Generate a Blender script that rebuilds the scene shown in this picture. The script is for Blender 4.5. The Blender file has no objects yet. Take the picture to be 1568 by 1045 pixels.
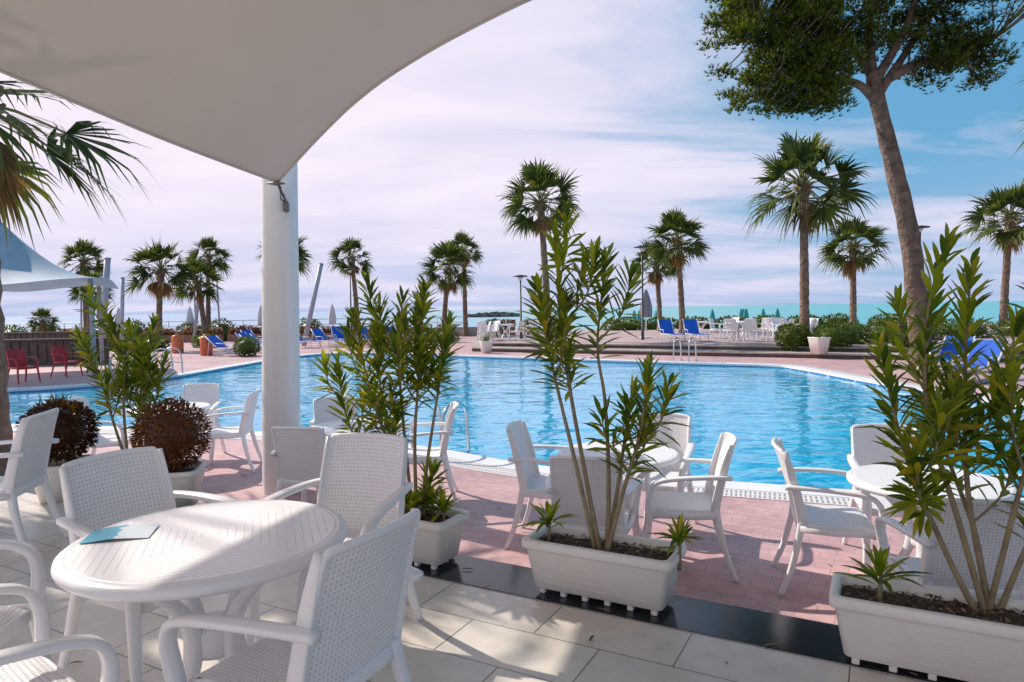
import bpy, math, random
from mathutils import Vector, Matrix, noise
from mathutils.geometry import tessellate_polygon
V=Vector
scene=bpy.context.scene
scene.view_settings.view_transform='Standard'
scene.view_settings.look='None'
scene.view_settings.exposure=0
EX=V((.88,-.476,0)).normalized(); NY=V((.476,.88,0)).normalized()   # terrace edge axis / outward axis
EDGE_ROT=math.atan2(EX.y,EX.x)
DZ=-.28   # pool deck level
# ------------------------------------------------------------------ mesh builder
class MB:
    def __init__(s): s.v=[];s.f=[];s.m=[];s.sm=[];s.uv=[]
    def add(s,vs,fs,m=0,smooth=True,uv=None):
        o=len(s.v); s.v.extend([tuple(p) for p in vs])
        s.uv.extend(uv if uv else [(0,0)]*len(vs))
        for f in fs:
            s.f.append([i+o for i in f]); s.m.append(m); s.sm.append(smooth)
    def mesh(s,name,mats):
        me=bpy.data.meshes.new(name)
        me.from_pydata(s.v,[],s.f)
        for mt in mats: me.materials.append(mt)
        me.polygons.foreach_set('material_index',s.m)
        me.polygons.foreach_set('use_smooth',s.sm)
        if any(u!=(0,0) for u in s.uv):
            l=me.uv_layers.new(name='UVMap')
            vi=[0]*len(me.loops); me.loops.foreach_get('vertex_index',vi)
            flat=[]
            for i in vi: flat.extend(s.uv[i])
            l.data.foreach_set('uv',flat)
        me.update(); return me
def place(name,me,loc=(0,0,0),rz=0,scale=1,rot=None,parent=None):
    o=bpy.data.objects.new(name,me); scene.collection.objects.link(o)
    o.location=loc; o.rotation_euler=rot if rot else (0,0,rz)
    o.scale=(scale,)*3 if not isinstance(scale,tuple) else scale
    if parent: o.parent=parent
    return o
def catmull(P,n=6,closed=False):
    P=[V(p) for p in P]; out=[]; N=len(P)
    rng=range(N) if closed else range(N-1)
    for i in rng:
        if closed: a,b,c,d=P[i-1],P[i],P[(i+1)%N],P[(i+2)%N]
        else: a=P[max(i-1,0)];b=P[i];c=P[i+1];d=P[min(i+2,N-1)]
        for k in range(n):
            t=k/n
            out.append(.5*((2*b)+(c-a)*t+(2*a-5*b+4*c-d)*t*t+(3*b-a-3*c+d)*t**3))
    if not closed: out.append(P[-1])
    return out
def lerp(a,b,t): return a+(b-a)*t
def interp(tab,x):
    if x<=tab[0][0]: return tab[0][1]
    for (a,va),(b,vb) in zip(tab,tab[1:]):
        if x<=b: return lerp(va,vb,(x-a)/(b-a))
    return tab[-1][1]
def tube(mb,pts,rad,n=8,m=0,cap=True,jit=0,R=None):
    pts=[V(p) for p in pts]; L=len(pts)
    if not isinstance(rad,(list,tuple)): rad=[rad]*L
    if len(rad)!=L: rad=[interp([(i/(len(rad)-1),r) for i,r in enumerate(rad)],k/(L-1)) for k in range(L)]
    vs=[];fs=[];uv=[]
    T=(pts[1]-pts[0]).normalized(); S=T.orthogonal().normalized(); acc=0
    for i,p in enumerate(pts):
        t=(pts[min(i+1,L-1)]-pts[max(i-1,0)]).normalized()
        S=(S-t*S.dot(t)).normalized(); B=t.cross(S)
        if i: acc+=(p-pts[i-1]).length
        for k in range(n):
            a=2*math.pi*k/n; r=rad[i]*(1+(R.uniform(-jit,jit) if R else 0))
            vs.append(p+S*math.cos(a)*r+B*math.sin(a)*r); uv.append((k/n,acc+.001))
    for i in range(L-1):
        for k in range(n):
            a=i*n+k;b=i*n+(k+1)%n; fs.append((a,b,b+n,a+n))
    if cap:
        fs.append(tuple(range(n))[::-1]); fs.append(tuple((L-1)*n+k for k in range(n)))
    mb.add(vs,fs,m,True,uv)
def sweep(mb,pts,w,t,side,m=0,closed=False):
    pts=[V(p) for p in pts]; L=len(pts); side=V(side)
    def val(x,i): return x if not isinstance(x,(list,tuple)) else interp([(k/(len(x)-1),r) for k,r in enumerate(x)],i/(L-1))
    vs=[];fs=[];n=8
    for i,p in enumerate(pts):
        if closed: T=(pts[(i+1)%L]-pts[i-1]).normalized()
        else: T=(pts[min(i+1,L-1)]-pts[max(i-1,0)]).normalized()
        N=T.cross(side).normalized(); S=N.cross(T).normalized()
        hw=val(w,i)/2; ht=val(t,i)/2; c=min(hw,ht)*.45
        for a,b in ((hw,ht-c),(hw-c,ht),(-hw+c,ht),(-hw,ht-c),(-hw,-ht+c),(-hw+c,-ht),(hw-c,-ht),(hw,-ht+c)):
            vs.append(p+S*a+N*b)
    for i in range(L if closed else L-1):
        j=(i+1)%L
        for k in range(n): fs.append((i*n+k,i*n+(k+1)%n,j*n+(k+1)%n,j*n+k))
    if not closed: fs.append(tuple(range(n))[::-1]); fs.append(tuple((L-1)*n+k for k in range(n)))
    mb.add(vs,fs,m,True)
def panel(mb,fn,nu,nv,th,m,su=1,sv=1):
    vs=[];fs=[];uv=[]
    e=.001
    for s in (1,-1):
        for j in range(nv+1):
            for i in range(nu+1):
                u=i/nu;v=j/nv
                p=fn(u,v); du=fn(min(u+e,1),v)-fn(max(u-e,0),v); dv=fn(u,min(v+e,1))-fn(u,max(v-e,0))
                n=du.cross(dv).normalized()
                vs.append(p+n*th/2*s); uv.append((u*su+.001,v*sv+.001))
    K=(nu+1)*(nv+1)
    for j in range(nv):
        for i in range(nu):
            a=j*(nu+1)+i; q=(a,a+1,a+nu+2,a+nu+1)
            fs.append(q); fs.append(tuple(x+K for x in q)[::-1])
    mb.add(vs,fs,m,True,uv)
def rrect(hx,hy,r,n=4):
    r=min(r,hx,hy); out=[]
    for cx,cy,a0 in ((hx-r,hy-r,0),(-hx+r,hy-r,90),(-hx+r,-hy+r,180),(hx-r,-hy+r,270)):
        for k in range(n+1):
            a=math.radians(a0+90*k/n); out.append((cx+r*math.cos(a),cy+r*math.sin(a)))
    return out
def loft(mb,rings,m=0,cb=False,ct=False,smooth=True):
    n=len(rings[0]); vs=[p for r in rings for p in r]; fs=[]
    for i in range(len(rings)-1):
        for k in range(n): fs.append((i*n+k,i*n+(k+1)%n,(i+1)*n+(k+1)%n,(i+1)*n+k))
    if cb: fs.append(tuple(range(n))[::-1])
    if ct: fs.append(tuple((len(rings)-1)*n+k for k in range(n)))
    mb.add(vs,fs,m,smooth)
def box(mb,c,s,m=0,rz=0,bev=0):
    c=V(c);hx,hy,hz=s[0]/2,s[1]/2,s[2]/2
    M=Matrix.Rotation(rz,3,'Z')
    if bev:
        rings=[]
        b=bev
        for z,ins in ((-hz,b),(-hz+b,0),(hz-b,0),(hz,b)):
            rings.append([V((x,y,z)) for x,y in rrect(hx-ins,hy-ins,b,2)])
        loft(mb,[[c+M@p for p in r] for r in rings],m,True,True,False); return
    vs=[c+M@V((x*hx,y*hy,z*hz)) for z in(-1,1) for y in(-1,1) for x in(-1,1)]
    mb.add(vs,[(0,2,3,1),(4,5,7,6),(0,1,5,4),(2,6,7,3),(0,4,6,2),(1,3,7,5)],m,False)
def circ(r,z,n=32,c=(0,0)): return [V((c[0]+r*math.cos(2*math.pi*k/n),c[1]+r*math.sin(2*math.pi*k/n),z)) for k in range(n)]
def leaf(mb,p,d,up,L,W,droop=.15,m=0,fold=.25):
    d=d.normalized(); s=d.cross(up)
    if s.length<.01: s=d.orthogonal()
    s.normalize(); n=s.cross(d).normalized()
    vs=[p];g=V((0,0,-1))
    for t,w in ((.3,.8),(.62,1),(.85,.55)):
        c=p+d*L*t+g*droop*L*t*t
        vs+= [c-s*W/2*w+n*W*fold*w,c,c+s*W/2*w+n*W*fold*w]
    vs.append(p+d*L+g*droop*L)
    mb.add(vs,[(0,2,1),(0,3,2),(1,2,5,4),(2,3,6,5),(4,5,8,7),(5,6,9,8),(7,8,10),(8,9,10)],m,True)
# ------------------------------------------------------------------ materials
def newmat(name):
    mt=bpy.data.materials.new(name); mt.use_nodes=True
    nt=mt.node_tree; return mt,nt,nt.nodes['Principled BSDF'],nt.nodes['Material Output']
def nd(nt,t,**k):
    n=nt.nodes.new(t)
    for a,b in k.items(): setattr(n,a,b)
    return n
def mth(nt,op,a,b=None,c=None,clamp=False):
    n=nt.nodes.new('ShaderNodeMath'); n.operation=op; n.use_clamp=clamp
    for i,x in enumerate((a,b,c)):
        if x is None: continue
        if isinstance(x,(int,float)): n.inputs[i].default_value=x
        else: nt.links.new(x,n.inputs[i])
    return n.outputs[0]
def mix(nt,f,a,b,mode='MIX'):
    n=nt.nodes.new('ShaderNodeMix'); n.data_type='RGBA'; n.blend_type=mode
    for i,x in ((0,f),(6,a),(7,b)):
        if isinstance(x,(int,float)): n.inputs[i].default_value=x
        elif isinstance(x,tuple): n.inputs[i].default_value=x if len(x)==4 else (*x,1)
        else: nt.links.new(x,n.inputs[i])
    return n.outputs[2]
def nz(nt,scale,detail=4,vec=None,dist=0,rough=.5):
    n=nt.nodes.new('ShaderNodeTexNoise'); n.inputs['Scale'].default_value=scale; n.inputs['Detail'].default_value=detail
    n.inputs['Distortion'].default_value=dist; n.inputs['Roughness'].default_value=rough
    if vec is not None: nt.links.new(vec,n.inputs['Vector'])
    return n.outputs['Fac']
def ramp(nt,f,stops):
    n=nt.nodes.new('ShaderNodeValToRGB'); e=n.color_ramp.elements
    while len(e)<len(stops): e.new(.5)
    for el,(p,c) in zip(e,stops): el.position=p; el.color=c if len(c)==4 else (*c,1)
    nt.links.new(f,n.inputs[0]); return n.outputs[0]
def bump(nt,h,strength,dist,bs):
    n=nt.nodes.new('ShaderNodeBump'); n.inputs['Strength'].default_value=strength; n.inputs['Distance'].default_value=dist
    nt.links.new(h,n.inputs['Height']); nt.links.new(n.outputs[0],bs.inputs['Normal'])
def pos(nt,obj=False):
    return nd(nt,'ShaderNodeTexCoord').outputs['Object'] if obj else nd(nt,'ShaderNodeNewGeometry').outputs['Position']
def pm(name,c1,c2,scale=5,rough=.5,bs=0,bscale=30,bdist=.01,metal=0,obj=True,spec=.5,transl=0):
    mt,nt,b,o=newmat(name); p=pos(nt,obj)
    f=ramp(nt,nz(nt,scale,5,p),[(.3,(0,0,0)),(.7,(1,1,1))])
    c=mix(nt,f,c1,c2); nt.links.new(c,b.inputs['Base Color'])
    b.inputs['Roughness'].default_value=rough; b.inputs['Metallic'].default_value=metal
    b.inputs['Specular IOR Level'].default_value=spec
    if bs: bump(nt,nz(nt,bscale,5,p),bs,bdist,b)
    if transl:
        t=nd(nt,'ShaderNodeBsdfTranslucent'); nt.links.new(c,t.inputs[0]); ms=nd(nt,'ShaderNodeMixShader'); ms.inputs[0].default_value=transl
        nt.links.new(b.outputs[0],ms.inputs[1]); nt.links.new(t.outputs[0],ms.inputs[2]); nt.links.new(ms.outputs[0],o.inputs[0])
    return mt
def leafmat(name,stops,transl=.35,rough=.4,spec=.4):
    mt,nt,b,o=newmat(name)
    g=nd(nt,'ShaderNodeNewGeometry')
    c=ramp(nt,g.outputs['Random Per Island'],stops)
    nt.links.new(c,b.inputs['Base Color']); b.inputs['Roughness'].default_value=rough
    b.inputs['Specular IOR Level'].default_value=spec
    if transl<=0: return mt
    t=nd(nt,'ShaderNodeBsdfTranslucent')
    c2=mix(nt,1.0,c,(2.0,1.8,.7,1),'MULTIPLY'); nt.links.new(c2,t.inputs[0])
    ms=nd(nt,'ShaderNodeMixShader'); ms.inputs[0].default_value=transl
    nt.links.new(b.outputs[0],ms.inputs[1]); nt.links.new(t.outputs[0],ms.inputs[2]); nt.links.new(ms.outputs[0],o.inputs[0])
    return mt
M_plastic=pm('white_plastic',(.88,.86,.87),(.82,.81,.82),3,.32,.05,60,.002)
M_plastic_cream=pm('cream_planter_plastic',(.86,.83,.78),(.74,.69,.62),2.5,.45,.15,25,.004)
M_soil=pm('soil_mulch',(.05,.03,.018),(.16,.10,.06),45,.95,1,70,.02)
M_olstem=pm('oleander_stem',(.22,.16,.09),(.36,.28,.15),14,.7,.4,60,.003)
M_olleaf=leafmat('oleander_leaf',[(0,(.045,.10,.012)),(.45,(.10,.17,.015)),(.8,(.19,.25,.02)),(.955,(.28,.31,.03)),(1,(.5,.3,.03))],.45,.38)
M_olleaf2=leafmat('oleander_leaf_sunny',[(0,(.12,.18,.012)),(.45,(.21,.27,.018)),(.8,(.31,.34,.025)),(1,(.45,.37,.04))],.45,.38)
M_palmleaf=leafmat('palm_leaf',[(0,(.025,.05,.012)),(.5,(.055,.09,.018)),(1,(.13,.16,.035))],.25,.6,.25)
M_palmdead=leafmat('palm_dead_frond',[(0,(.14,.075,.03)),(1,(.34,.2,.08))],.2,.8)
M_palmtrunk=pm('palm_trunk_bark',(.12,.075,.05),(.30,.21,.15),5,.9,1,14,.06)
M_pineneedle=leafmat('pine_needles',[(0,(.025,.05,.01)),(.6,(.075,.11,.012)),(1,(.23,.26,.025))],.3,.8,.15)
M_pinebark=pm('pine_bark',(.08,.05,.036),(.24,.155,.11),5,.95,1,9,.08)
M_shrub=leafmat('shrub_leaf',[(0,(.03,.06,.01)),(1,(.13,.18,.02))],.25)
M_redshrub=leafmat('copper_shrub_leaf',[(0,(.06,.02,.01)),(.6,(.16,.06,.02)),(1,(.36,.15,.04))],.25)
M_darkshrub=leafmat('dark_red_shrub_leaf',[(0,(.04,.015,.01)),(.6,(.10,.03,.015)),(1,(.11,.09,.02))],.2)
M_flower=leafmat('red_flower_leaf',[(0,(.12,.04,.02)),(.5,(.25,.05,.03)),(.8,(.08,.1,.02)),(1,(.5,.1,.05))],.2)
M_metal=pm('brushed_steel',(.7,.7,.72),(.6,.6,.62),8,.18,0,metal=1)
M_dark=pm('dark_painted_metal',(.04,.04,.045),(.07,.07,.075),6,.45)
M_pole=pm('painted_pole',(.36,.37,.40),(.44,.45,.48),6,.45)
M_blue=pm('blue_sling_fabric',(.008,.09,.50),(.012,.13,.6),6,.6)
M_turq=pm('turquoise_canvas',(.03,.3,.33),(.05,.4,.4),6,.8)
M_grey=pm('grey_canvas',(.2,.21,.24),(.3,.31,.34),6,.85)
M_orange=pm('orange_plastic',(.7,.18,.05),(.6,.12,.04),6,.5)
M_red=pm('red_plastic',(.6,.03,.03),(.5,.02,.02),6,.35)
M_stone=pm('pale_stone',(.34,.28,.25),(.46,.39,.35),2,.8,.4,20,.01,obj=False)
M_stepstone=pm('step_stone',(.07,.05,.04),(.12,.085,.07),2,.8,.4,20,.01,obj=False)
M_rock=pm('jetty_rock',(.09,.08,.08),(.2,.18,.17),.3,.9,obj=False)
M_white=pm('white_paint',(.82,.80,.81),(.74,.72,.73),1.6,.5,.1,12,.004)
def column_mat():
    mt,nt,b,o=newmat('column_paint'); p=pos(nt)
    mp=nd(nt,'ShaderNodeMapping'); mp.inputs['Scale'].default_value=(6,6,.6); nt.links.new(p,mp.inputs['Vector'])
    st=ramp(nt,nz(nt,1,6,mp.outputs[0]),[(.35,(.80,.76,.69)),(.6,(.85,.83,.83))])
    nt.links.new(mix(nt,ramp(nt,nz(nt,14,4,p),[(.62,(0,0,0)),(.8,(.35,.35,.35))]),st,(.6,.56,.5,1)),b.inputs['Base Color'])
    b.inputs['Roughness'].default_value=.45; bump(nt,nz(nt,9,5,p),.15,.006,b); return mt
M_col=column_mat()
def weave():
    mt,nt,b,o=newmat('woven_plastic')
    uv=nd(nt,'ShaderNodeUVMap'); sp=nd(nt,'ShaderNodeSeparateXYZ'); nt.links.new(uv.outputs[0],sp.inputs[0])
    c=math.pi/.0165
    su=mth(nt,'SINE',mth(nt,'MULTIPLY',sp.outputs[0],c)); sv=mth(nt,'SINE',mth(nt,'MULTIPLY',sp.outputs[1],c))
    pr=mth(nt,'ABSOLUTE',mth(nt,'MULTIPLY',su,sv))
    hole=mth(nt,'MULTIPLY',mth(nt,'GREATER_THAN',pr,.76),.75)
    nt.links.new(mix(nt,hole,(.86,.84,.85,1),(.55,.53,.54,1)),b.inputs['Base Color']); b.inputs['Roughness'].default_value=.35
    bump(nt,mth(nt,'MULTIPLY',pr,-1),.5,.004,b)
    return mt
M_weave=weave()
def tabletop():
    mt,nt,b,o=newmat('table_top_plastic')
    sp=nd(nt,'ShaderNodeSeparateXYZ'); nt.links.new(pos(nt,True),sp.inputs[0])
    x,y=sp.outputs[0],sp.outputs[1]
    sel=mth(nt,'GREATER_THAN',mth(nt,'ABSOLUTE',x),mth(nt,'ABSOLUTE',y))
    co=mth(nt,'ADD',mth(nt,'MULTIPLY',sel,x),mth(nt,'MULTIPLY',mth(nt,'SUBTRACT',1,sel),y))
    g=mth(nt,'PINGPONG',co,.0135)
    gr=mth(nt,'SUBTRACT',1,mth(nt,'MULTIPLY',g,600,clamp=True),clamp=True)
    r=mth(nt,'SQRT',mth(nt,'ADD',mth(nt,'MULTIPLY',x,x),mth(nt,'MULTIPLY',y,y)))
    ins=mth(nt,'LESS_THAN',r,.40)
    gr=mth(nt,'MULTIPLY',gr,ins)
    nt.links.new(mix(nt,gr,(.88,.86,.87,1),(.64,.62,.64,1)),b.inputs['Base Color'])
    b.inputs['Roughness'].default_value=.25
    bump(nt,mth(nt,'MULTIPLY',gr,-1),.4,.003,b)
    return mt
M_top=tabletop()
def canopy_mat():
    mt,nt,b,o=newmat('canopy_membrane'); p=pos(nt)
    c=mix(nt,nz(nt,1.2,5,p),(.51,.455,.41,1),(.58,.52,.47,1))
    sp=nd(nt,'ShaderNodeTexVoronoi'); sp.inputs['Scale'].default_value=3.2; nt.links.new(p,sp.inputs['Vector'])
    spot=mth(nt,'LESS_THAN',sp.outputs['Distance'],.022)
    c=mix(nt,mth(nt,'MULTIPLY',spot,.45),c,(.2,.17,.15,1))
    nt.links.new(c,b.inputs['Base Color']); b.inputs['Roughness'].default_value=.7
    t=nd(nt,'ShaderNodeBsdfTranslucent'); t.inputs[0].default_value=(.55,.45,.38,1)
    ms=nd(nt,'ShaderNodeMixShader'); ms.inputs[0].default_value=.05
    nt.links.new(b.outputs[0],ms.inputs[1]); nt.links.new(t.outputs[0],ms.inputs[2]); nt.links.new(ms.outputs[0],o.inputs[0])
    return mt
def rotmap(nt,ang,p):
    m=nd(nt,'ShaderNodeMapping'); m.inputs['Rotation'].default_value=(0,0,ang); nt.links.new(p,m.inputs['Vector']); return m
def brickmat(name,ang,bw,rh,mort,c1,c2,cm,rough,off=.5,shift=(0,0,0),dirt=.3,bstr=.6,rvar=.15):
    mt,nt,b,o=newmat(name); p=pos(nt); m=rotmap(nt,ang,p); m.inputs['Location'].default_value=shift
    br=nd(nt,'ShaderNodeTexBrick'); br.offset=off; nt.links.new(m.outputs[0],br.inputs['Vector'])
    br.inputs['Scale'].default_value=1; br.inputs['Brick Width'].default_value=bw; br.inputs['Row Height'].default_value=rh
    br.inputs['Mortar Size'].default_value=mort; br.inputs['Mortar Smooth'].default_value=.3
    br.inputs['Color1'].default_value=(*c1,1); br.inputs['Color2'].default_value=(*c2,1); br.inputs['Mortar'].default_value=(*cm,1)
    n1=nz(nt,.7,6,p); n2=nz(nt,9,5,p)
    d=ramp(nt,mth(nt,'ADD',mth(nt,'MULTIPLY',n1,.6),mth(nt,'MULTIPLY',n2,.4)),[(.35,(1-dirt,)*3),(.62,(1.08,)*3)])
    nt.links.new(mix(nt,1.0,br.outputs['Color'],d,'MULTIPLY'),b.inputs['Base Color'])
    nt.links.new(mth(nt,'ADD',rough,mth(nt,'MULTIPLY',mth(nt,'SUBTRACT',n2,.5),rvar)),b.inputs['Roughness'])
    h=mth(nt,'SUBTRACT',mth(nt,'MULTIPLY',n2,.15),br.outputs['Fac'])
    bump(nt,h,bstr,.004,b); return mt
M_tile=brickmat('terrace_tile',-EDGE_ROT,.65,.33,.0035,(.68,.62,.55),(.72,.66,.59),(.2,.16,.13),.3,shift=(.1,.22,0),dirt=.16,bstr=.5)
M_deck=brickmat('pink_pavers',-EDGE_ROT+.05,.21,.105,.004,(.55,.335,.335),(.62,.395,.39),(.45,.28,.28),.62,dirt=.28,bstr=.5)
M_prom=brickmat('promenade_pavers',-.5,.42,.21,.008,(.48,.34,.32),(.53,.38,.36),(.36,.25,.24),.75,dirt=.25)
M_strip=pm('black_granite',(.012,.016,.02),(.03,.036,.045),25,.16,obj=False)
def water():
    mt,nt,b,o=newmat('pool_water'); p=pos(nt)
    f=nz(nt,.3,3,p)
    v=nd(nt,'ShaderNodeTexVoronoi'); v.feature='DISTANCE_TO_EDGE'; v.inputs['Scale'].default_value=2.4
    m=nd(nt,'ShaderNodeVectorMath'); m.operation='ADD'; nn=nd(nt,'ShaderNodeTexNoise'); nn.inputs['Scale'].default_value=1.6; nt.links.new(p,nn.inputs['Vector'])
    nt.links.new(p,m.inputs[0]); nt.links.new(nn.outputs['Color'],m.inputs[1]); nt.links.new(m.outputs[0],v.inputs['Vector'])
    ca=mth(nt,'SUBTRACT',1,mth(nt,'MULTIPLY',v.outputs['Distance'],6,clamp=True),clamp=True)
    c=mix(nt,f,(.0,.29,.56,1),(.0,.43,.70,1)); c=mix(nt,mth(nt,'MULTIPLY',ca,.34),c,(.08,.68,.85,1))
    off=nd(nt,'ShaderNodeTexNoise'); off.inputs['Scale'].default_value=1.1; off.inputs['Detail'].default_value=3; nt.links.new(p,off.inputs['Vector'])
    sc=nd(nt,'ShaderNodeVectorMath'); sc.operation='SCALE'; sc.inputs['Scale'].default_value=.9; nt.links.new(off.outputs['Color'],sc.inputs[0])
    ad=nd(nt,'ShaderNodeVectorMath'); nt.links.new(p,ad.inputs[0]); nt.links.new(sc.outputs[0],ad.inputs[1])
    rm=rotmap(nt,-EDGE_ROT,ad.outputs[0]); s3=nd(nt,'ShaderNodeSeparateXYZ'); nt.links.new(rm.outputs[0],s3.inputs[0])
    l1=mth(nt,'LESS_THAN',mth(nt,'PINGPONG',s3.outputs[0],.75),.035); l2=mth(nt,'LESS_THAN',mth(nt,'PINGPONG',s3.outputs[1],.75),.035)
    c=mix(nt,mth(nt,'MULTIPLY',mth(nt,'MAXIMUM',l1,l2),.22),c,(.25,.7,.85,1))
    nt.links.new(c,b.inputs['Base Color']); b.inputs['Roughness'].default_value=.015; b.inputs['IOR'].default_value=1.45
    b.inputs['Specular IOR Level'].default_value=.65
    mp=nd(nt,'ShaderNodeMapping'); mp.inputs['Rotation'].default_value=(0,0,.35); mp.inputs['Scale'].default_value=(.75,1.25,1); nt.links.new(p,mp.inputs['Vector'])
    n=nz(nt,2.3,2,mp.outputs[0],.9); n2=nz(nt,.7,2,mp.outputs[0],.4)
    bump(nt,mth(nt,'ADD',n,mth(nt,'MULTIPLY',n2,2.4)),.42,.05,b)
    return mt
M_water=water()
def sea():
    mt,nt,b,o=newmat('sea_water'); p=pos(nt)
    mp=nd(nt,'ShaderNodeMapping'); mp.inputs['Scale'].default_value=(.004,.02,1); nt.links.new(p,mp.inputs['Vector'])
    c=mix(nt,nz(nt,1,5,mp.outputs[0]),(.08,.36,.40,1),(.18,.52,.52,1))
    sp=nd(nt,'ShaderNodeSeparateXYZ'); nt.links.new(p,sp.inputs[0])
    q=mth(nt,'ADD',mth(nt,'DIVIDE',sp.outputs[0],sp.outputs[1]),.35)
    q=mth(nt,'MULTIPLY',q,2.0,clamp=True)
    c=mix(nt,q,(.28,.42,.58,1),c)  # sun's reflection on the left of the sea, put into the base colour
    nt.links.new(c,b.inputs['Base Color']); b.inputs['Roughness'].default_value=.3; b.inputs['Specular IOR Level'].default_value=.4
    bump(nt,nz(nt,.8,4,p),.6,.4,b); return mt
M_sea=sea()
M_sand=pm('sand',(.46,.38,.3),(.55,.47,.38),.5,.95,.4,4,.05,obj=False)
def grate():
    mt,nt,b,o=newmat('drain_grate'); uv=nd(nt,'ShaderNodeUVMap'); sp=nd(nt,'ShaderNodeSeparateXYZ'); nt.links.new(uv.outputs[0],sp.inputs[0])
    a=mth(nt,'LESS_THAN',mth(nt,'PINGPONG',sp.outputs[0],.022),.008)
    v=mth(nt,'LESS_THAN',mth(nt,'ABSOLUTE',mth(nt,'SUBTRACT',mth(nt,'ABSOLUTE',mth(nt,'SUBTRACT',sp.outputs[1],.5)),.23)),.18)
    s=mth(nt,'MULTIPLY',mth(nt,'MULTIPLY',a,v),.75)
    nt.links.new(mix(nt,s,(.76,.70,.68,1),(.14,.12,.13,1)),b.inputs['Base Color']); b.inputs['Roughness'].default_value=.5
    bump(nt,mth(nt,'MULTIPLY',s,-1),.8,.01,b); return mt
M_grate=grate()
M_poolblue=brickmat('pool_mosaic',0,.05,.05,.003,(.01,.12,.35),(.02,.2,.45),(.4,.5,.55),.2,off=0)
def brochure_m():
    mt,nt,b,o=newmat('brochure_print'); uv=nd(nt,'ShaderNodeUVMap'); sp=nd(nt,'ShaderNodeSeparateXYZ'); nt.links.new(uv.outputs[0],sp.inputs[0])
    n=nz(nt,6,3,uv.outputs[0]); f=mth(nt,'GREATER_THAN',mth(nt,'ADD',sp.outputs[0],mth(nt,'MULTIPLY',n,.5)),.72)
    c=mix(nt,f,mix(nt,n,(.02,.25,.45,1),(.1,.5,.65,1)),(.6,.68,.74,1)); nt.links.new(c,b.inputs['Base Color']); b.inputs['Roughness'].default_value=.3; return mt
# ------------------------------------------------------------------ ground, pool
def flat(name,poly,z,mat,holes=[]):
    loops=[[V((*p,0)) for p in poly]]+[[V((*p,0)) for p in h] for h in holes]
    tris=tessellate_polygon(loops); pts=[p for l in loops for p in l]
    fs=[]
    for t in tris:
        a,b,c=(pts[i] for i in t)
        fs.append(tuple(t) if (b-a).cross(c-a).z>0 else tuple(t)[::-1])
    mb=MB(); mb.add([V((p.x,p.y,z)) for p in pts],fs,0,False)
    return place(name,mb.mesh(name,[mat]))
ctrl=[(-14,12.2),(-9,11.3),(-5.5,10.6),(-3.0,9.8),(-1.1,8.75),(0.1,7.75),(1.2,7.15),(2.3,6.75),(3.6,6.3),(5.4,5.95),(7.4,6.4),(8.4,8.2),(8.5,11.5),(8.15,15.2),(7.95,18.9),(7.5,20.0),(5.2,21.4),(2,23.6),(-1.1,25.6),(-5,28.2),(-7.6,29.0),(-8.8,27.2),(-9.3,23),(-9.8,19),(-11.3,16.9),(-14,15.9),(-15.5,14.0)]
PO=[(p.x,p.y) for p in catmull([(x,y,0) for x,y in ctrl],8,True)]
def offset(P,d):
    out=[];n=len(P)
    for i in range(n):
        a=V(P[i-1]);b=V(P[(i+1)%n]); t=(b-a).normalized()
        out.append((P[i][0]+t.y*d,P[i][1]-t.x*d))
    return out
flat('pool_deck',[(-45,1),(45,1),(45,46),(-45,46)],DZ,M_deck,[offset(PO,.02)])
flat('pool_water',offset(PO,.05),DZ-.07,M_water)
def band(name,d0,d1,z,mat,lip=0):
    mb=MB(); A=offset(PO,d0);B=offset(PO,d1);n=len(PO);vs=[];uv=[];fs=[];acc=0
    for i in range(n+1):
        j=i%n
        if i: acc+=(V(PO[j])-V(PO[i-1])).length
        for P,zz,v in ((A,z-lip,0),(A,z,0),(B,z,1),(B,z-.03,1)):
            vs.append(V((*P[j],zz))); uv.append((acc+.001,v+.0001))
    for i in range(n):
        for k in range(3): fs.append((i*4+k+1,i*4+k,i*4+4+k,i*4+5+k))
    mb.add(vs,fs,0,False,uv); place(name,mb.mesh(name,[mat]))
band('pool_coping',0,.30,DZ+.012,M_white,.05)
band('pool_drain_grate',.303,.56,DZ+.008,M_grate,.02)
band('pool_wall',.0,.015,DZ-.042,M_poolblue,.3)
def np(u,n): p=EX*u+NY*n; return (p.x,p.y)
flat('terrace_tile_floor',[np(-14,-8),np(12,-8),np(12,3.09),np(-14,3.09)],0,M_tile)
mb=MB()
a=[V((*np(-14,3.09),0)),V((*np(12,3.09),0)),V((*np(12,3.45),0)),V((*np(-14,3.45),0))]
loft(mb,[[p+V((0,0,z)) for p in a] for z in (DZ,.004)],0,False,True,False)
place('granite_threshold_step',mb.mesh('step',[M_strip]))
sd=V((13.5,-7.6,0)).normalized(); sn=V((-sd.y,sd.x,0))
def slab(name,front,z,mats,u0=-.5,u1=30):
    o=V((-1.5,29.2,0))+sn*front
    a=o+sd*u0;b=o+sd*u1
    poly=[a,b,V((45,12,0)),V((45,46,0)),V((-2.2+ (0 if front<.4 else .4),46,0))]
    mb=MB(); loft(mb,[[p+V((0,0,DZ)) for p in poly],[p+V((0,0,z-.04)) for p in poly]],1,False,False,False)
    q=[p+sn*-.03 if i<2 else p for i,p in enumerate(poly)]
    loft(mb,[[p+V((0,0,z-.045)) for p in q],[p+V((0,0,z)) for p in q]],2,True,False,False)
    mb.add([p+V((0,0,z)) for p in q],[(0,1,2,3,4)],0,False)
    place(name,mb.mesh(name,mats))
slab('promenade_step',-.4,DZ+.16,[M_stone,M_stepstone,M_stone],0,40)
slab('upper_promenade',.7,DZ+.32,[M_prom,M_stepstone,M_stone],0.3,40)
mb=MB()
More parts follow.
